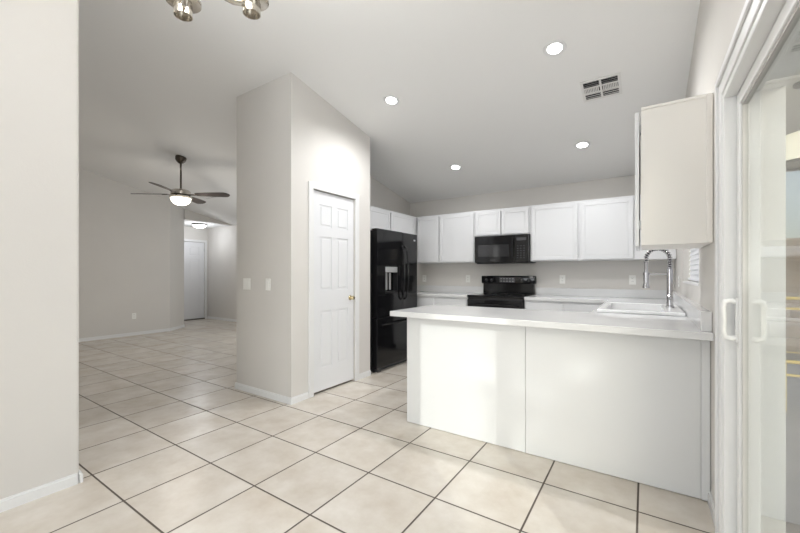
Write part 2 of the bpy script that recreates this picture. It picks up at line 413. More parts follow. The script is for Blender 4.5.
# sliding glass door in the right wall
d3 = thing('door_3', 'white framed sliding glass door at the right edge', 'door', (0.36, 1.18, 0), kind='structure')
bm = BM(); cw = 0.085
def prof_casing(bm):
    for x0, a in ((0.272, cw), (0.262, 0.03)):          # wide board plus raised outer bead
        lo = cw - a if a < cw else 0
        for y0, y1, z0, z1 in ((DY1 + lo, DY1 + cw, 0, DZ + cw), (DY0 - cw, DY0 - lo, 0, DZ + cw), (DY0 - lo, DY1 + lo, DZ + lo, DZ + cw)):
            box(bm, (x0, y0, z0), (XR if a == cw else 0.273, y1, z1), 0.004)
prof_casing(bm); obj('door_casing', bm, TRIM, d3)
bm = BM()                                                # vinyl outer frame: jambs, head and sill with a raised track lip
for y0, y1 in ((DY1 - .028, DY1), (DY0, DY0 + .028)):
    box(bm, (XR - .012, y0, 0), (XRO, y1, DZ), 0.003)
box(bm, (XR - .012, DY0 + .028, DZ - .028), (XRO, DY1 - .028, DZ), 0.003)
box(bm, (XR - .004, DY0 + .028, 0), (XRO, DY1 - .028, 0.025), 0.003)
obj('door_frame', bm, VINYL, d3)
def glass_panel(name, x0, x1, y0, y1, z0, z1, st):
    bm = BM()
    box(bm, (x0, y0, z0), (x1, y0 + st, z1), 0.004); box(bm, (x0, y1 - st, z0), (x1, y1, z1), 0.004)
    box(bm, (x0, y0 + st, z0), (x1, y1 - st, z0 + st + .02), 0.004); box(bm, (x0, y0 + st, z1 - st), (x1, y1 - st, z1), 0.004)
    p = obj(name, bm, VINYL, d3)
    xm = x1 - .012
    bm = BM(); g = 0.009
    for a, b in (((xm - .012, y0 + st, z0 + st), (xm + .006, y0 + st + g, z1 - st)), ((xm - .012, y1 - st - g, z0 + st), (xm + .006, y1 - st, z1 - st)), ((xm - .012, y0 + st, z1 - st - g), (xm + .006, y1 - st, z1 - st)), ((xm - .012, y0 + st, z0 + st + .02), (xm + .006, y1 - st, z0 + st + .02 + g))): box(bm, a, b)
    tag(obj('gasket', bm, GASKET, p), 'grey glazing gasket')
    bm = BM(); box(bm, (xm - .003, y0 + st - .004, z0 + st), (xm + .001, y1 - st + .004, z1 - st + .004)); obj('glass_pane', bm, GLASS, p)
    return p
far = glass_panel('sliding_panel', 0.318, 0.350, 1.165, 2.058, 0.028, 1.955, 0.052)
near = glass_panel('fixed_panel', 0.362, 0.394, 0.300, 1.215, 0.028, 1.955, 0.052)
bm = BM()                                                # D-shaped pull
pts = [(0.320, 2.032, 1.095), (0.296, 2.032, 1.102), (0.278, 2.032, 1.096), (0.272, 2.032, 1.075), (0.275, 2.032, 1.02), (0.272, 2.032, 0.97), (0.278, 2.032, 0.95), (0.296, 2.032, 0.944), (0.320, 2.032, 0.950)]
tube(bm, pts, [.010, .011, .0105, .009, .0085, .009, .0105, .011, .010], 12)
box(bm, (0.311, 2.020, 0.930), (0.319, 2.044, 1.115), 0.003)
obj('handle', bm, VINYL, far, True)
bm = BM(); box(bm, (0.313, 2.046, 0.985), (0.3178, 2.056, 1.06), 0.001); tag(obj('latch', bm, DGREY, far), 'dark latch plate')

# ------------------------------------------------------------------ sink window and blind
w1 = thing('window_1', 'small window over the sink in the right wall', 'window', (XR, 3.65, WZ0), kind='structure')
bm = BM()
for y0, y1 in ((WY0, WY0 + .04), (WY1 - .04, WY1), (3.63, 3.67)): box(bm, (.385, y0, WZ0), (.425, y1, WZ1), .003)
for z0, z1 in ((WZ0, WZ0 + .045), (WZ1 - .045, WZ1)): box(bm, (.386, WY0 + .04, z0), (.424, WY1 - .04, z1), .003)
obj('window_frame', bm, VINYL, w1)
bm = BM(); box(bm, (.404, WY0 + .03, WZ0 + .03), (.408, WY1 - .03, WZ1 - .03)); obj('glass_pane', bm, GLASS, w1)
bm = BM(); box(bm, (XR - .004, WY0, WZ0), (.385, WY1, WZ0 + .018), .004); obj('window_sill', bm, TRIM, w1)
bl = thing('window_blind', 'white horizontal slat blind lowered in the window above the sink', 'blind', (.34, 3.65, WZ1))
bm = BM(); box(bm, (.318, WY0 + .01, WZ1 - .045), (.368, WY1 - .01, WZ1 - .002), .004); obj('headrail', bm, BLIND, bl)
bm = BM()
z = WZ1 - .06
while z > WZ0 + .055:
    ang = math.radians(74); c, s = .024 * math.cos(ang), .024 * math.sin(ang)
    prof = [(.343 - c, z - s), (.343 + c, z + s), (.343 + c - .002, z + s + .001), (.343 - c - .002, z - s + .001)]
    a = [bm.verts.new((x, WY0 + .012, zz)) for x, zz in prof]; b = [bm.verts.new((x, WY1 - .012, zz)) for x, zz in prof]
    bm.faces.new(a[::-1]); bm.faces.new(b)
    for i in range(4): bm.faces.new((a[i], a[(i + 1) % 4], b[(i + 1) % 4], b[i]))
    z -= .040
obj('slats', bm, BLIND, bl)
bm = BM(); box(bm, (.325, WY0 + .012, WZ0 + .026), (.361, WY1 - .012, WZ0 + .046), .004); obj('bottom_rail', bm, BLIND, bl)

# ------------------------------------------------------------------ cabinets
def cab_door(bm, f, w, h, t=0.019):
    """flat door with a narrow raised frame bead and recessed field"""
    fr = 0.045
    mbox(bm, f, (0, 0, 0), (w, t - .006, h))
    for a, b in (((0, 0, 0), (fr, t, h)), ((w - fr, 0, 0), (w, t, h)), ((fr, 0, 0), (w - fr, t, fr)), ((fr, 0, h - fr), (w - fr, t, h))): mbox(bm, f, a, b, .003)
    mbox(bm, f, (fr + .008, 0, fr + .008), (w - fr - .008, t - .003, h - fr - .008), .002)
def cabinet(name, label, o, ux, un, w, h, depth, doors, bodymat=CAB, group=None, cat='cabinet', toe=False, drawers=(), extra=None):
    """o: front lower left corner seen from the front, ux across, un outwards; doors/drawers: (x0, x1, z0, z1)"""
    t = thing(name, label, cat, o, group)
    f = frame_map(o, ux, (0, 0, 1), un)
    bm = BM()
    if toe:
        mbox(bm, f, (0, -depth, 0.10), (w, 0, h), 0.0015); mbox(bm, f, (0, -depth, 0), (w, -.07, 0.10))
    else: mbox(bm, f, (0, -depth, 0), (w, 0, h), 0.0015)
    if extra: extra(bm, f)
    obj('body', bm, bodymat, t)
    for x0, x1, z0, z1 in doors:
        bm = BM(); g = frame_map(f((x0, .001, z0)), ux, (0, 0, 1), un); cab_door(bm, g, x1 - x0, z1 - z0); obj('door', bm, CAB, t)
    for x0, x1, z0, z1 in drawers:
        bm = BM(); g = frame_map(f((x0, .001, z0)), ux, (0, 0, 1), un); mbox(bm, g, (0, 0, 0), (x1 - x0, .019, z1 - z0), .004); obj('drawer_front', bm, CAB, t)
    return t
UY, UZ0, UZ1 = 5.10, 1.38, 2.13
UH = UZ1 - UZ0
Wg = 'white wall cabinets along the back wall'
def crown(w): return lambda bm, f: mbox(bm, f, (0, 0, UH - .022), (w, .012, UH), .004)
# front of back-wall cabinets faces -Y, across = +X
cabinet('wall_cabinet', 'white two-door wall cabinet left of the microwave', (-3.06, UY, UZ0), (1, 0, 0), (0, -1, 0), .985, UH, .328,
        [(.015, .398, .012, UH - .03), (.418, .972, .012, UH - .03)], group=Wg)
OZ = 1.752
cabinet('wall_cabinet', 'short white two-door wall cabinet above the microwave', (-2.073, UY, OZ), (1, 0, 0), (0, -1, 0), .786, UZ1 - OZ, .328,
        [(.015, .385, .012, UZ1 - OZ - .03), (.401, .770, .012, UZ1 - OZ - .03)], group=Wg)
cabinet('wall_cabinet', 'wide white two-door wall cabinet right of the microwave', (-1.285, UY, UZ0), (1, 0, 0), (0, -1, 0), 1.572, UH, .328,
        [(.022, .582, .012, UH - .03), (.620, 1.172, .012, UH - .03)], group=Wg)
# over the refrigerator, faces +X, across = +Y
cabinet('wall_cabinet', 'short white two-door cabinet above the black refrigerator', (-3.08, 3.495, 1.80), (0, 1, 0), (1, 0, 0), 1.933, UZ1 - 1.80, .318,
        [(.02, .30, .012, .30), (.32, .855, .012, .30), (.875, 1.50, .012, .30)])
# on the right wall, faces -X, end panel towards the camera
RY0, RY1, RZ0, RZ1 = 2.45, 2.985, 1.372, 2.135
rc = cabinet('wall_cabinet', 'cream-sided wall cabinet hung over the peninsula end by the sliding door', (-.018, RY1, RZ0), (0, -1, 0), (-1, 0, 0), RY1 - RY0, RZ1 - RZ0, .305,
        [], bodymat=CABSIDE)
bm = BM(); box(bm, (-.006, RY0 - .005, RZ0), (.287, RY0 + .001, RZ1 - .004)); box(bm, (.262, RY0 - .012, RZ0), (.288, RY0 + .001, RZ1), .003); box(bm, (-.018, RY0 - .012, RZ1 - .016), (.262, RY0 + .001, RZ1), .003)
obj('end_panel', bm, CABSIDE, rc)
bm = BM(); box(bm, (-.047, RY0 - .008, RZ0 - .004), (-.027, RY1 - .012, RZ1 - .022), .003); dd = obj('door', bm, CAB, rc)
bm = BM()
bm.free()
for z in (RZ0 + .09, RZ1 - .14): bm = BM(); box(bm, (-.0268, RY0 + .010, z), (-.0182, RY0 + .035, z + .05), .002); obj('hinge', bm, SILVER, rc)

# base cabinets
BZ = 0.872
bd = lambda x0, x1: (x0, x1, .125, .66)
dr = lambda x0, x1: (x0, x1, .685, .85)
cabinet('base_cabinet', 'white base cabinet left of the black range', (-3.10, 4.82, 0), (1, 0, 0), (0, -1, 0), 1.035, BZ, .60,
        [bd(.02, .50), bd(.53, 1.015)], toe=True, drawers=[dr(.02, .50), dr(.53, 1.015)], group='white base cabinets along the back wall')
cabinet('base_cabinet', 'white base cabinet between the black range and the sink corner', (-1.285, 4.82, 0), (1, 0, 0), (0, -1, 0), .95, BZ, .60,
        [bd(.02, .46), bd(.49, .93)], toe=True, drawers=[dr(.02, .46), dr(.49, .93)], group='white base cabinets along the back wall')
cabinet('sink_cabinet', 'white base cabinet under the sink along the right wall', (-.31, 5.425, 0), (0, -1, 0), (-1, 0, 0), 2.265, 0.72, .598,
        [(.66, 1.24, .125, .55), (1.27, 1.85, .125, .55)], toe=True, drawers=[(.66, 1.24, .57, .70), (1.27, 1.85, .57, .70)])
# peninsula: living side faced by two plain panels
pen = thing('peninsula_base', 'long white panelled peninsula base under the front countertop', 'cabinet', (-.67, 2.85, 0))
bm = BM(); box(bm, (-1.612, 2.552, .10), (XR - .004, 3.155, BZ)); box(bm, (-1.612, 2.552, 0.0), (XR - .004, 3.09, .10)); obj('body', bm, CAB, pen)
bm = BM(); box(bm, (-1.622, 2.540, 0.004), (-.6735, 2.551, BZ), .0015); obj('back_panel', bm, PANEL, pen)
bm = BM(); box(bm, (-.6705, 2.537, 0.004), (.249, 2.551, BZ), .0015); obj('back_panel', bm, PANEL, pen)
bm = BM(); box(bm, (.250, 2.531, 0.004), (XR - .002, 2.551, BZ), .003); obj('filler_strip', bm, PANEL, pen)
bm = BM(); box(bm, (-1.624, 2.5515, 0.004), (-1.613, 3.155, BZ), .0015); obj('end_panel', bm, PANEL, pen)
g_ = frame_map((-.40, 3.156, 0), (-1, 0, 0), (0, 0, 1), (0, 1, 0))
for x0, x1 in ((.03, .40), (.42, .79), (.81, 1.19)):
    bm = BM(); cab_door(bm, frame_map(g_((x0, .001, .125)), (-1, 0, 0), (0, 0, 1), (0, 1, 0)), x1 - x0, .535); obj('door', bm, CAB, pen)
    bm = BM(); mbox(bm, frame_map(g_((x0, .001, .685)), (-1, 0, 0), (0, 0, 1), (0, 1, 0)), (0, 0, 0), (x1 - x0, .019, .165), .004); obj('drawer_front', bm, CAB, pen)

# countertops
CZ0, CZ1 = 0.874, 0.914
SX0, SX1, SY0, SY1 = -.312, .235, 3.24, 4.09       # sink outer rim
ct = thing('countertop', 'white quartz countertop running from peninsula past the sink to the range', 'countertop', (-.67, 2.8, CZ0))
bm = BM()
xw, yw = XR - .002, YB - .002
hx0, hx1, hy0, hy1 = SX0 + .02, SX1 - .085, SY0 + .02, SY1 - .02
def slab(poly):
    prism(bm, poly, CZ0, CZ1)
XL = -1.703
outer = [(XL, 2.41), (xw, 2.41), (xw, yw), (-1.283, yw), (-1.283, 4.79), (-.35, 4.79), (-.35, 3.175), (XL, 3.175)]
# top and bottom with a cut-out for the bowl, built as two U-halves
half1 = [(XL, 2.41), (xw, 2.41), (xw, 3.66), (hx1, 3.66), (hx1, hy0), (hx0, hy0), (hx0, 3.66), (-.35, 3.66), (-.35, 3.175), (XL, 3.175)]
half2 = [(xw, 3.66), (xw, yw), (-1.283, yw), (-1.283, 4.79), (-.35, 4.79), (-.35, 3.66), (hx0, 3.66), (hx0, hy1), (hx1, hy1), (hx1, 3.66)]
slab(half1); slab(half2)
bmesh.ops.remove_doubles(bm, verts=bm.verts, dist=1e-5)
seen = {}
for fc in list(bm.faces):                                 # drop the inner faces where the halves meet
    k = tuple(sorted(v.index for v in fc.verts))
bm.verts.index_update()
for fc in list(bm.faces):
    k = tuple(sorted(v.index for v in fc.verts)); seen.setdefault(k, []).append(fc)
for k, v in seen.items():
    if len(v) > 1: bmesh.ops.delete(bm, geom=v, context='FACES_ONLY')
wt = obj('worktop', bm, QUARTZ, ct)
md = wt.modifiers.new('edge', 'BEVEL'); md.width = .003; md.segments = 2; md.limit_method = 'ANGLE'; md.angle_limit = math.radians(60)
bm = BM(); box(bm, (-1.283, YB - .024, CZ1 + .0005), (xw - .05, yw, 1.016), .003); obj('backsplash', bm, QUARTZ, ct)
bm = BM(); box(bm, (XR - .047, 2.47, CZ1 + .0005), (xw, yw, 1.016), .003); obj('backsplash', bm, QUARTZ, ct)
ct2 = thing('countertop', 'short white quartz countertop between refrigerator and range', 'countertop', (-2.57, 5.1, CZ0))
bm = BM(); box(bm, (-3.397, 4.79, CZ0), (-2.066, yw, CZ1), .003); obj('worktop', bm, QUARTZ, ct2)
bm = BM(); box(bm, (-3.397, YB - .024, CZ1 + .0005), (-2.066, yw, 1.016), .003); obj('backsplash', bm, QUARTZ, ct2)

# sink
sk_ = thing('kitchen_sink', 'white drop-in kitchen sink with raised rim below the window', 'sink', ((SX0 + SX1) / 2, (SY0 + SY1) / 2, CZ1))
bm = BM(); RZ = CZ1 + .024
def rim(a, b): box(bm, (a[0], a[1], CZ1 + .001), (b[0], b[1], RZ), .006, 3)
rim((SX0, SY0), (SX1, SY0 + .035)); rim((SX0, SY1 - .035), (SX1, SY1)); rim((SX0, SY0 + .03), (SX0 + .035, SY1 - .03)); rim((SX1 - .105, SY0 + .03), (SX1, SY1 - .03))
obj('rim', bm, CERAMIC, sk_)
bm = BM(); i = (SX0 + .034, SY0 + .034, SX1 - .104, SY1 - .034); t_ = .012; zb = .745
box(bm, (i[0], i[1], zb), (i[2], i[3], zb + t_))
for a in ((i[0], i[1], i[0] + t_, i[3]), (i[2] - t_, i[1], i[2], i[3]), (i[0] + t_, i[1], i[2] - t_, i[1] + t_), (i[0] + t_, i[3] - t_, i[2] - t_, i[3])): box(bm, (a[0], a[1], zb + t_), (a[2], a[3], RZ - .004))
box(bm, (i[0] + t_, 3.74, zb + t_), (i[2] - t_, 3.765, RZ - .05), .004)
obj('bowl', bm, CERAMIC, sk_)
bm = BM(); lathe(bm, [(.045, zb + t_), (.045, zb + t_ + .003), (.03, zb + t_ + .002), (0, zb + t_ + .001)], (-.05, 3.5, 0), 24); obj('drain', bm, STEEL, sk_, True)

# spring faucet
FXx, FYy = .168, 3.72
fa = thing('spring_faucet', 'tall stainless spring-neck faucet with pull-down sprayer behind the sink', 'faucet', (FXx, FYy, RZ))
bm = BM(); lathe(bm, [(.030, RZ + .0005), (.030, RZ + .012), (.022, RZ + .016), (.022, RZ + .10), (.018, RZ + .105)], (FXx, FYy, 0), 28)
obj('base', bm, STEEL, fa, True)
bm = BM(); lathe(bm, [(.0205, RZ + .105), (.0205, 1.25), (.015, 1.255), (.015, 1.262)], (FXx, FYy, 0), 24); obj('stem', bm, STEEL, fa, True)
R_ = .080; cxx = FXx - R_; zt = 1.338
path = [Vector((FXx, FYy, 1.25 + (zt - 1.25) * k / 8)) for k in range(8)] + [Vector((cxx + R_ * math.cos(a), FYy, zt + R_ * math.sin(a))) for a in [PI * k / 36 for k in range(37)]]
path += [Vector((cxx - R_, FYy, zt - .03 * k / 4)) for k in range(1, 5)]
bm = BM(); tube(bm, path, .0095, 10); obj('hose', bm, DGREY, fa, True)
L = [0.0]
for a, b in zip(path, path[1:]): L.append(L[-1] + (b - a).length)
def along(s):
    for k in range(len(L) - 1):
        if s <= L[k + 1]:
            u = (s - L[k]) / (L[k + 1] - L[k]); p = path[k].lerp(path[k + 1], u); return p, (path[k + 1] - path[k]).normalized()
    return path[-1], (path[-1] - path[-2]).normalized()
turns = int(L[-1] / .019); hel = []
for k in range(turns * 10 + 1):
    p, t = along(L[-1] * k / (turns * 10)); n1 = Vector((0, 1, 0)); n2 = t.cross(n1)
    a = 2 * PI * k / 10; hel.append(p + (n1 * math.cos(a) + n2 * math.sin(a)) * .0150)
bm = BM(); tube(bm, hel, .0045, 6); obj('spring_coil', bm, STEEL, fa, True)
xh = cxx - R_
bm = BM(); lathe(bm, [(.013, 1.312), (.017, 1.306), (.012, 1.295), (.012, 1.225), (.019, 1.218), (.021, 1.17), (.019, 1.13), (.026, 1.105), (.026, 1.092), (0.0, 1.090)], (xh, FYy, 0), 24); obj('spray_head', bm, STEEL, fa, True)
bm = BM(); tube(bm, [(FXx - .012, FYy, 1.212), (xh + .012, FYy, 1.212)], .008, 10); lathe(bm, [(.0225, 1.200), (.0225, 1.224)], (xh, FYy, 0), 20); obj('holder_arm', bm, STEEL, fa, True)
bm = BM(); tube(bm, [(FXx, FYy - .018, RZ + .07), (FXx, FYy - .05, RZ + .075), (FXx - .01, FYy - .085, RZ + .10)], [.010, .007, .006], 10); obj('lever_handle', bm, STEEL, fa, True)

# ------------------------------------------------------------------ refrigerator (front faces +X)
FRX = -2.70; FY0, FY1, FS = 3.555, 4.50, 4.125; FRZ = 1.765; FSP = .665
fr = thing('refrigerator', 'tall glossy black refrigerator with water dispenser and bottom freezer drawer', 'refrigerator', (-3.05, 4.03, 0))
bm = BM(); box(bm, (-3.38, FY0 + .004, .035), (FRX - .085, FY1 - .004, FRZ - .018), .006); obj('body', bm, BLACKM, fr)
bm = BM(); box(bm, (-3.35, FY0 + .03, .004), (FRX - .06, FY1 - .03, .034)); box(bm, (FRX - .085, FY0 + .03, .006), (FRX - .012, FY0 + .10, .05), .004); box(bm, (FRX - .085, FY1 - .10, .006), (FRX - .012, FY1 - .03, .05), .004); obj('foot', bm, DGREY, fr)
dx = FRX - .078
DPY0, DPY1, DPZ0, DPZ1 = 3.715, 4.01, .965, 1.305
bm = BM()                                                # left door with dispenser recess cut by building round it
for a in ((FY0, DPY0, FSP + .012, FRZ), (DPY1, FS - .003, FSP + .012, FRZ), (DPY0, DPY1, FSP + .012, DPZ0), (DPY0, DPY1, DPZ1, FRZ)):
    box(bm, (dx, a[0], a[2]), (FRX, a[1], a[3]), 0)
box(bm, (dx, DPY0, DPZ0), (dx + .012, DPY1, DPZ1))
bmesh.ops.remove_doubles(bm, verts=bm.verts, dist=1e-5)
ldoor = obj('door', bm, BLACK, fr)
bm = BM(); box(bm, (dx, FS + .003, FSP + .012), (FRX, FY1, FRZ), .008, 3); rdoor = obj('door', bm, BLACK, fr)
bm = BM(); box(bm, (dx, FY0, .055), (FRX, FY1, FSP), .008, 3); fz = obj('freezer_drawer', bm, BLACK, fr)
dp = bm = BM()
box(bm, (dx + .013, DPY0 + .003, DPZ0 + .003), (FRX - .002, DPY0 + .018, DPZ1 - .003)); box(bm, (dx + .013, DPY1 - .018, DPZ0 + .003), (FRX - .002, DPY1 - .003, DPZ1 - .003)); box(bm, (dx + .013, DPY0 + .018, DPZ0 + .003), (FRX + .004, DPY1 - .018, DPZ0 + .025), .003)
dsp = obj('dispenser', bm, BLACKM, ldoor)
bm = BM(); box(bm, (dx + .02, DPY0 + .02, DPZ1 - .075), (FRX + .003, DPY1 - .02, DPZ1 - .005), .004); tag(obj('dispenser_panel', bm, SILVER, ldoor), 'silver dispenser control panel')
bm = BM(); box(bm, (dx + .02, DPY0 + .09, DPZ0 + .04), (dx + .03, DPY0 + .125, DPZ1 - .08), .004); obj('dispenser_paddle', bm, SILVER, ldoor)
bm = BM(); box(bm, (dx + .02, DPY0 + .165, DPZ0 + .04), (dx + .03, DPY0 + .20, DPZ1 - .08), .004); obj('dispenser_paddle', bm, SILVER, ldoor)
def pull(y, z0, z1, par):
    n = 14; pts = [(FRX + .004, y, z0)] + [(FRX + .030 + .030 * math.sin(PI * k / n), y, z0 + .03 + (z1 - z0 - .06) * k / n) for k in range(n + 1)] + [(FRX + .004, y, z1)]
    bm = BM(); tube(bm, pts, .011, 10); obj('handle', bm, BLACK, par, True)
pull(FS - .045, .87, 1.58, ldoor); pull(FS + .045, .87, 1.58, rdoor)
n = 14; bm = BM(); ya, yb_ = FY0 + .10, FY1 - .10
tube(bm, [(FRX + .004, ya, .575)] + [(FRX + .028 + .022 * math.sin(PI * k / n), ya + .02 + (yb_ - ya - .04) * k / n, .585) for k in range(n + 1)] + [(FRX + .004, yb_, .575)], .011, 10); obj('handle', bm, BLACK, fz, True)
bm = BM(); box(bm, (FRX + .0002, FY1 - .10, 1.668), (FRX + .0016, FY1 - .055, 1.688)); tag(obj('badge', bm, SILVER, rdoor), 'small silver badge')

# ------------------------------------------------------------------ microwave (faces -Y)
MX0, MX1, MZ0, MZ1, MY = -2.055, -1.292, 1.365, 1.748, 5.03
mw = thing('microwave', 'black over-the-range microwave under the short cabinet', 'microwave', (-1.67, 5.2, MZ0))
bm = BM(); box(bm, (MX0, MY + .03, MZ0), (MX1, 5.425, MZ1), .004); obj('body', bm, BLACKM, mw)
bm = BM(); xd = MX0 + .575
box(bm, (MX0 + .002, MY, MZ0 + .006), (xd, MY + .029, MZ1 - .004), .005); mwd = obj('door', bm, BLACK, mw)
bm = BM(); box(bm, (MX0 + .05, MY - .003, MZ0 + .085), (xd - .075, MY - .0005, MZ1 - .13), .001); tag(obj('window', bm, BLACKG, mwd), 'smoked glass window')
bm = BM(); tube(bm, [(xd - .022, MY + .002, MZ0 + .05), (xd - .022, MY - .026, MZ0 + .065), (xd - .022, MY - .03, (MZ0 + MZ1) / 2), (xd - .022, MY - .026, MZ1 - .065), (xd - .022, MY + .002, MZ1 - .05)], .009, 10); obj('handle', bm, BLACK, mwd, True)
bm = BM(); box(bm, (xd + .004, MY, MZ0 + .006), (MX1 - .002, MY + .029, MZ1 - .004), .005); cp = obj('control_panel', bm, BLACK, mw)
bm = BM(); box(bm, (xd + .03, MY - .002, MZ1 - .085), (MX1 - .03, MY - .0003, MZ1 - .045)); obj('display', bm, DGREY, cp)
for r in range(6):
    for c in range(3): bm = BM(); box(bm, (xd + .035 + c * .042, MY - .0015, MZ0 + .06 + r * .032), (xd + .055 + c * .042, MY - .0003, MZ0 + .068 + r * .032)); obj('key', bm, DGREY, cp)
bm = BM(); box(bm, (MX0 + .24, MY - .0012, MZ0 + .035), (MX0 + .31, MY - .0003, MZ0 + .043)); obj('badge', bm, DGREY, mwd)
bm = BM(); box(bm, (MX0 + .02, MY + .032, MZ0 - .012), (MX1 + .045, MY + .12, MZ0 - .0005), .002); obj('vent_grille', bm, BLACKM, mw)

# ------------------------------------------------------------------ range (faces -Y)
GX0, GX1 = -2.056, -1.292
rg = thing('range', 'black electric range with rear control panel under the microwave', 'stove', (-1.67, 5.1, 0))
bm = BM(); box(bm, (GX0, 4.80, .03), (GX1, 5.42, .895), .004); obj('body', bm, BLACKM, rg)
bm = BM(); box(bm, (GX0 - .003, 4.775, .8955), (GX1 + .003, 5.35, .920), .006); ck = obj('cooktop', bm, BLACK, rg)
for x, y, r in ((-1.86, 4.95, .10), (-1.49, 4.95, .08), (-1.86, 5.2, .08), (-1.49, 5.2, .10)):
    bm = BM(); lathe(bm, [(r, .9203), (r, .9210), (r - .006, .9210), (r - .006, .9203)], (x, y, 0), 36); obj('burner_ring', bm, DGREY, ck)
bm = BM(); prism(bm, [(4.0, 0)] * 0 + rect(GX0 + .012, GX1 - .012, 5.36, 5.42), .9205, 1.07); box(bm, (GX0 - .012, 5.335, 1.068), (GX1 + .012, 5.42, 1.182), .012, 3); bg = obj('backguard', bm, BLACK, rg, True)
bm = BM(); box(bm, (-1.79, 5.3335, 1.085), (-1.56, 5.3349, 1.16), .0005); dpn = obj('display', bm, DGREY, bg)
for k in range(5):
    for z in (1.10, 1.135): bm = BM(); box(bm, (-1.775 + k * .043, 5.332, z), (-1.750 + k * .043, 5.3334, z + .008)); obj('touch_key', bm, LGREY, bg)
for x in (-1.985, -1.905, -1.46, -1.365):
    bm = BM(); lathe(bm, [(.027, 5.3355), (.027, 5.331), (.021, 5.325), (.019, 5.305), (0, 5.303)], (x, 0, 1.118), 20, 'y'); kn = obj('knob', bm, BLACKM, rg, True)
    bm = BM(); box(bm, (x - .002, 5.3012, 1.120), (x + .002, 5.3028, 1.134)); obj('pointer', bm, LGREY, kn)
bm = BM(); box(bm, (GX0 + .004, 4.765, .20), (GX1 - .004, 4.799, .86), .006); od = obj('oven_door', bm, BLACK, rg)
bm = BM(); box(bm, (GX0 + .13, 4.7625, .33), (GX1 - .13, 4.7645, .66), .001); obj('oven_window', bm, BLACKG, od)
bm = BM(); tube(bm, [(GX0 + .06, 4.766, .80), (GX0 + .06, 4.725, .80), (GX1 - .06, 4.725, .80), (GX1 - .06, 4.766, .80)], .012, 10); obj('handle', bm, BLACK, od)
bm = BM(); box(bm, (GX0 + .004, 4.77, .04), (GX1 - .004, 4.799, .19), .005); obj('storage_drawer', bm, BLACK, rg)

# ------------------------------------------------------------------ wall plates
def plate(name, label, cat, o, ux, un, kind, group=None, gang=1):
    t = thing(name, label, cat, o, group)
    f = frame_map(o, ux, (0, 0, 1), un)
    w = .036 + .023 * (gang - 1)
    bm = BM(); mbox(bm, f, (-w, .0003, -.058), (w, .006, .058), .002); p = obj('cover_plate', bm, PLATE, t)
    for g in range(gang):
        x = (g - (gang - 1) / 2) * .046
        if kind == 'switch':
            bm = BM(); mbox(bm, f, (x - .016, .006, -.033), (x + .016, .009, .033), .0015); obj('rocker', bm, PLATE, t)
        else:
            for z in (-.02, .02):
                bm = BM(); mbox(bm, f, (x - .016, .006, z - .014), (x + .016, .0078, z + .014), .0015); s_ = obj('socket', bm, PLATE, t)
                bm = BM(); mbox(bm, f, (x - .007, .0078, z - .004), (x - .004, .0083, z + .006)); mbox(bm, f, (x + .004, .0078, z - .004), (x + .007, .0083, z + .006)); obj('slots', bm, SLOT, s_)
    return t
og = 'outlets on the back wall above the counter'
plate('wall_outlet', 'outlet on the back wall beside the refrigerator', 'outlet', (-3.115, YB, 1.135), (1, 0, 0), (0, -1, 0), 'outlet', og)
plate('wall_outlet', 'outlet on the back wall just left of the range', 'outlet', (-2.325, YB, 1.135), (1, 0, 0), (0, -1, 0), 'outlet', og)
plate('wall_outlet', 'outlet on the back wall right of the range', 'outlet', (-.941, YB, 1.135), (1, 0, 0), (0, -1, 0), 'outlet', og)
plate('wall_outlet', 'outlet on the back wall behind the faucet sprayer', 'outlet', (-.13, YB, 1.135), (1, 0, 0), (0, -1, 0), 'outlet', og)
plate('wall_outlet', 'lone outlet low on the far living room wall', 'outlet', (FX, 3.13, .382), (0, 1, 0), (1, 0, 0), 'outlet')
plate('wall_outlet', 'outlet on the right wall beyond the sink window', 'outlet', (XR, 4.70, 1.135), (0, -1, 0), (-1, 0, 0), 'outlet')
plate('light_switch', 'double rocker light switch on the pantry block, nearer its left edge', 'switch', (-3.415, PY0, 1.108), (1, 0, 0), (0, -1, 0), 'switch', 'switches on the pantry block', 2)
plate('light_switch', 'single rocker light switch on the pantry block, nearer its corner', 'switch', (-3.07, PY0, 1.108), (1, 0, 0), (0, -1, 0), 'switch', 'switches on the pantry block')
plate('light_switch', 'light switch on the right wall between sliding door casing and window', 'switch', (XR, 2.32, 1.14), (0, -1, 0), (-1, 0, 0), 'switch')

# ------------------------------------------------------------------ recessed lights and vents on the slope
TILT = -math.atan(0.205)
def recessed(loc, label):
    t = thing('recessed_light', label, 'ceiling light', loc, 'recessed lights in the kitchen ceiling', anchored=False); t.rotation_euler = (TILT, 0, 0)
    bm = BM(); lathe(bm, [(.053, -.001), (.055, -.006), (.080, -.006), (.084, -.001)], (0, 0, 0), 36); obj('trim_ring', bm, TRIM, t, True)
    bm = BM(); lathe(bm, [(.0525, -.0015), (.0525, -.004), (0.0, -.0045)], (0, 0, 0), 36); obj('lens', bm, GLOW_CAN, t, True)
    return t
cans = [(-2.10, 3.0, 'recessed ceiling light nearest the pantry, front left of four'), (-.575, 3.0, 'recessed ceiling light near the vent, front right of four'),
        (-2.10, 4.49, 'recessed ceiling light deep in the kitchen, rear left of four'), (-.575, 4.49, 'recessed ceiling light above the sink corner, rear right of four')]
r0 = None
for x, y, lb in cans:
    loc = (x, y, ceil_z(x, y))
    if r0 is None: r0 = recessed(loc, lb)
    else: dup(r0, loc, lb)
    l = light('recessed_lamp', 'SPOT', (x, y, ceil_z(x, y) - .03), 60 if y < 4 else 22, (0.985, 0.99, 1.0), spot_size=math.radians(162), spot_blend=0.75, shadow_soft_size=.06)
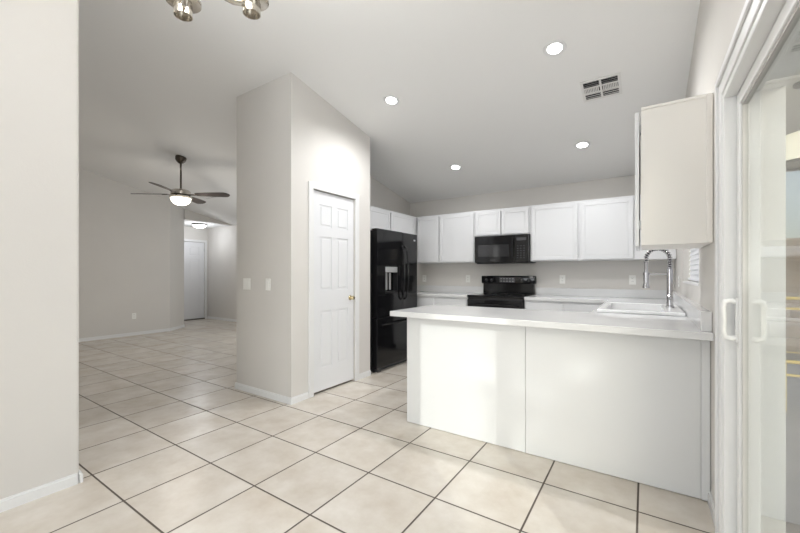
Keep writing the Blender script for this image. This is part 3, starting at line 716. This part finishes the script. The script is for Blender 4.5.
def vent(x, y, w, d, label):
    t = thing('ceiling_vent', label, 'vent', (x, y, ceil_z(x, y)), 'white ceiling vents', anchored=False); t.rotation_euler = (TILT, 0, 0)
    bm = BM(); b = .022
    for a, c in (((-w / 2, -d / 2), (w / 2, -d / 2 + b)), ((-w / 2, d / 2 - b), (w / 2, d / 2)), ((-w / 2, -d / 2 + b), (-w / 2 + b, d / 2 - b)), ((w / 2 - b, -d / 2 + b), (w / 2, d / 2 - b)), ((-.008, -d / 2 + b), (.008, d / 2 - b)), ((-w / 2 + b, .028), (-.008, .040)), ((.008, .028), (w / 2 - b, .040)), ((-w / 2 + b, -.046), (-.008, -.034)), ((.008, -.046), (w / 2 - b, -.034))):
        box(bm, (a[0], a[1], -.008), (c[0], c[1], -.0005))
    obj('frame', bm, VENTW, t)
    bm = BM(); box(bm, (-w / 2 + .01, -d / 2 + .01, -.0012), (w / 2 - .01, d / 2 - .01, -.0004)); obj('backing', bm, SLOT, t)
    bm = BM()
    n = 9
    for s in (-1, 1):
        for k in range(n):
            x0 = s * (.014 + (w / 2 - b - .016) * (k + .5) / n)
            v = [bm.verts.new(p) for p in ((x0 - .006, -.034, -.007), (x0 + .003, -.034, -.0015), (x0 + .003, .028, -.0015), (x0 - .006, .028, -.007))]
            bm.faces.new(v)
        for k in range(3):
            y0 = -d / 2 + b + .004 + (d / 2 - b - .046 - .004) * k / 3; x0, x1 = sorted((s * .008, s * (w / 2 - b)))
            v = [bm.verts.new(p) for p in ((x0, y0 + .003, -.0075), (x1, y0 + .003, -.0075), (x1, y0 + .007, -.0015), (x0, y0 + .007, -.0015))]
            bm.faces.new(v)
        for k in range(3):
            y0 = .042 + (d / 2 - b - .042) * k / 3; x0, x1 = sorted((s * .008, s * (w / 2 - b)))
            v = [bm.verts.new(p) for p in ((x0, y0, -.0075), (x1, y0, -.0075), (x1, y0 + .0135, -.004), (x0, y0 + .0135, -.004))]
            bm.faces.new(v)
    obj('louvers', bm, VENTW, t)
vent(-.315, 3.60, .30, .285, 'white louvered air vent in the kitchen ceiling')
vent(-7.2, 3.95, .36, .20, 'distant air vent in the living room ceiling beyond the fan')

# ------------------------------------------------------------------ ceiling fan
cx, cy = -5.85, 2.80; cz = ceil_z(cx, cy)
fn = thing('ceiling_fan', 'dark bladed ceiling fan with lit glass bowl in the living room', 'ceiling fan', (cx, cy, cz))
bm = BM(); lathe(bm, [(.075, .022), (.075, .0), (.070, -.03), (.045, -.06), (.02, -.075), (.012, -.08)], (0, 0, 0), 28)
bmesh.ops.rotate(bm, verts=bm.verts, cent=(0, 0, 0), matrix=Matrix.Rotation(TILT, 3, 'X')); bmesh.ops.translate(bm, verts=bm.verts, vec=(cx, cy, cz - .024)); obj('canopy', bm, BRONZE, fn, True)
bm = BM(); tube(bm, [(cx, cy, cz - .09), (cx, cy, 2.50)], .013, 12); obj('downrod', bm, BRONZE, fn, True)
bm = BM(); lathe(bm, [(.02, 2.50), (.03, 2.485), (.115, 2.475), (.135, 2.455), (.135, 2.405), (.10, 2.395)], (cx, cy, 0), 32); obj('motor_housing', bm, NICKEL, fn, True)
bm = BM(); lathe(bm, [(.10, 2.394), (.150, 2.385), (.155, 2.368), (.141, 2.362), (.141, 2.355)], (cx, cy, 0), 32); obj('light_rim', bm, NICKEL, fn, True)
bm = BM(); lathe(bm, [(.138, 2.360), (.140, 2.345), (.130, 2.308), (.10, 2.274), (.05, 2.254), (0, 2.249)], (cx, cy, 0), 32); obj('light_bowl', bm, GLOW_FAN, fn, True)
for k in range(4):
    a0 = math.radians(37 + 90 * k)
    M = Matrix.Translation((cx, cy, 2.415)) @ Matrix.Rotation(a0, 4, 'Z') @ Matrix.Rotation(math.radians(-13), 4, 'X')
    bm = BM(); out = []
    for i in range(17):
        u = i / 16; out.append((.22 + .50 * u, .045 + .03 * math.sin(u * PI * .62) - (0.055 * max(0, (u - .86) / .14) ** 2)))
    prf = [(x, -w) for x, w in out] + [(x, w * 1.0) for x, w in out[::-1]]
    lo = [bm.verts.new((x, y, -.004)) for x, y in prf]; hi = [bm.verts.new((x, y, .004)) for x, y in prf]
    bm.faces.new(lo[::-1]); bm.faces.new(hi)
    for i in range(len(prf)): j = (i + 1) % len(prf); bm.faces.new((lo[i], lo[j], hi[j], hi[i]))
    bm.transform(M); bl_ = obj('blade', bm, BLADE, fn)
    bm = BM(); box(bm, (.12, -.02, -.012), (.27, .02, -.0045), .003); bm.transform(M); obj('blade_iron', bm, BRONZE, bl_)
light('fan_lamp', 'POINT', (cx, cy, 2.19), 13, (1.0, 0.93, 0.84), shadow_soft_size=.12)

# flush light in the entry hall
hx, hy = -9.12, 4.80
hl = thing('flush_ceiling_light', 'round flush dome light on the entry hall ceiling', 'ceiling light', (hx, hy, 2.44))
bm = BM(); lathe(bm, [(.15, 2.439), (.165, 2.435), (.165, 2.41), (.150, 2.405)], (hx, hy, 0), 32); obj('rim', bm, BRONZE, hl, True)
bm = BM(); lathe(bm, [(.149, 2.408), (.145, 2.385), (.11, 2.352), (.05, 2.335), (0, 2.332)], (hx, hy, 0), 32); obj('glass_dome', bm, GLOW_HALL, hl, True)
light('hall_lamp', 'POINT', (hx, hy, 2.20), 9, (0.90, 0.94, 1.0), shadow_soft_size=.13)

# ------------------------------------------------------------------ chandelier above the dining spot
ccx, ccy, cz0 = -1.219, 0.604, 2.20
ch = thing('chandelier', 'brushed nickel chandelier with white glass shades at the top edge', 'chandelier', (ccx, ccy, ceil_z(ccx, ccy)))
bm = BM(); zc = ceil_z(ccx, ccy)
lathe(bm, [(.065, .016), (.065, 0), (.06, -.02), (.012, -.035)], (0, 0, 0), 28)
bmesh.ops.rotate(bm, verts=bm.verts, cent=(0, 0, 0), matrix=Matrix.Rotation(TILT, 3, 'X')); bmesh.ops.translate(bm, verts=bm.verts, vec=(ccx, ccy, zc - .018)); obj('canopy', bm, NICKEL, ch, True)
bm = BM(); tube(bm, [(ccx, ccy, zc - .05), (ccx, ccy, 2.46)], .008, 10); obj('downrod', bm, NICKEL, ch, True)
bm = BM(); lathe(bm, [(.0, 2.20), (.016, 2.205), (.022, 2.22), (.022, 2.42), (.03, 2.43), (.03, 2.45), (.01, 2.465)], (ccx, ccy, 0), 24); obj('hub', bm, NICKEL, ch, True)
a1 = math.atan2(.831 - ccy, -1.20 - ccx)
for k in range(5):
    a = a1 + 2 * PI * k / 5; ux, uy = math.cos(a), math.sin(a); r = .219
    P = lambda d, z: (ccx + ux * d, ccy + uy * d, z)
    bm = BM()
    d0 = Vector((ux, uy, 0)); sd = Vector((-uy, ux, 0)); 
    pts = [P(.02, 2.215), P(.05, 2.185), P(.10, 2.168), P(.15, 2.17), P(r - .02, 2.190)]
    tube(bm, pts, .0095, 8); arm = obj('arm', bm, NICKEL, ch, True)
    c = P(r, 0)
    bm = BM(); lathe(bm, [(.0, 2.188), (.024, 2.187), (.027, 2.187), (.028, 2.165), (.031, 2.165), (.031, 2.205), (.028, 2.212), (.0, 2.213)], (c[0], c[1], 0), 28); obj('socket_cup', bm, NICKEL, arm, True)
    bm = BM(); lathe(bm, [(.0, 2.2135), (.056, 2.2135), (.060, 2.216), (.060, 2.226), (.0, 2.227)], (c[0], c[1], 0), 32); obj('shade_plate', bm, NICKEL, arm, True)
    bm = BM(); lathe(bm, [(.0, 2.228), (.055, 2.228), (.055, 2.38), (.052, 2.38), (.052, 2.232), (0, 2.232)], (c[0], c[1], 0), 32); tag(obj('shade', bm, GLOW_SHADE, arm, True), 'white glass cylinder shade')
light('chandelier_lamp', 'POINT', (ccx, ccy, 2.42), 40, (1.0, 0.99, 0.975), shadow_soft_size=.18)

# ------------------------------------------------------------------ outside, seen through the sliding door
bm = BM(); box(bm, (XRO, -9, -.16), (16, 22, -.03)); struct('floor_patio', bm, PATIO, 'grey patio slab outside the sliding door', 'patio')
bm = BM(); box(bm, (XRO + .002, 1.75, 2.62), (3.4, 6.0, 2.78)); struct('ceiling_patio', bm, STUCCO, 'white patio roof outside the glass', 'roof')
bm = BM(); box(bm, (XRO + .1, 8.3, -.03), (14, 8.5, 1.78)); struct('wall_garden', bm, BLOCK, 'tan block garden wall beyond the patio', 'wall')
lx, ly = 0.975, 3.90
pl = thing('patio_lamp', 'glowing bowl lamp under the patio roof outside', 'lamp', (lx, ly, 2.62))
bm = BM(); lathe(bm, [(.06, 2.619), (.06, 2.60), (.012, 2.59), (.012, 2.28), (.03, 2.262)], (lx, ly, 0), 24); obj('stem', bm, BRONZE, pl, True)
bm = BM(); lathe(bm, [(.03, 2.268), (.10, 2.245), (.16, 2.18), (.185, 2.09), (.188, 2.035), (.18, 2.03), (0, 2.029)], (lx, ly, 0), 32); obj('bowl', bm, GLOW_PATIO, pl, True)
bm = BM(); lathe(bm, [(.189, 2.031), (.193, 2.028), (.193, 2.012), (.185, 2.010), (.17, 2.012), (.17, 2.028)], (lx, ly, 0), 32); obj('rim', bm, BRONZE, pl, True)
# yellow framed patio chair
pc = thing('patio_chair', 'yellow metal framed chair standing on the patio', 'chair', (1.30, 4.95, -.03))
def tb(name, pts, r=.014, m=YELLOW): 
    bm = BM(); tube(bm, pts, r, 8); return obj(name, bm, m, pc, True)
X0, X1, Y0, Y1 = 1.05, 1.60, 4.70, 5.22
for x in (X0, X1):
    tb('leg', [(x, Y0, -.03), (x, Y0, .42)]); tb('leg', [(x, Y1, -.03), (x, Y1 - .02, .42), (x, Y1 + .06, .97)])
bm = BM(); tube(bm, [(X0, Y0, .42), (X1, Y0, .42), (X1, Y1 - .02, .42), (X0, Y1 - .02, .42), (X0, Y0, .42)], .016, 8); tube(bm, [(X0, Y0, .30), (X1, Y0, .30)], .012, 8); obj('seat_frame', bm, YELLOW, pc, True)
tb('back_rail', [(X0, Y1 + .06, .965), (X1, Y1 + .06, .965)], .016); tb('back_rail', [(X0, Y1 + .045, .86), (X1, Y1 + .045, .86)], .012)
bm = BM(); box(bm, (X0 + .015, Y0 + .015, .41), (X1 - .015, Y1 - .035, .428), .004); obj('seat', bm, SLING, pc)

# leafy tree out in the yard whose crown dapples the sun on the peninsula
tx, ty = TREE[0], TREE[1]
tr = thing('yard_tree', 'leafy green tree standing in the yard beyond the patio', 'tree', (tx, ty, -.03))
bm = BM(); tube(bm, [(tx, ty, -.03), (tx + .05, ty, 1.5), (tx - .03, ty + .03, 3.0), (tx, ty, TREE[2])], [.14, .12, .09, .04], 10); obj('trunk', bm, BARK, tr, True)
bm = BM(); rnd = random.Random(11)
for k in range(TREE[4]):
    while True:
        p = Vector((rnd.uniform(-1, 1), rnd.uniform(-1, 1), rnd.uniform(-1, 1)))
        if p.length < 1: break
    p = Vector((tx, ty, TREE[2])) + Vector((p.x * TREE[3], p.y * TREE[3], p.z * TREE[3] * 2.0))
    q = Matrix.Rotation(rnd.uniform(0, 2 * PI), 3, 'Z') @ Matrix.Rotation(rnd.uniform(-1.2, 1.2), 3, 'X')
    l, w = rnd.uniform(.10, .2), rnd.uniform(.05, .09)
    v = [bm.verts.new(p + q @ Vector(c)) for c in ((-l, 0, 0), (-l * .2, -w, .02), (l, 0, 0), (-l * .2, w, .02))]
    bm.faces.new(v)
obj('foliage', bm, LEAF, tr)

for o in bpy.data.objects:
    if 'anchored' in o: del o['anchored']
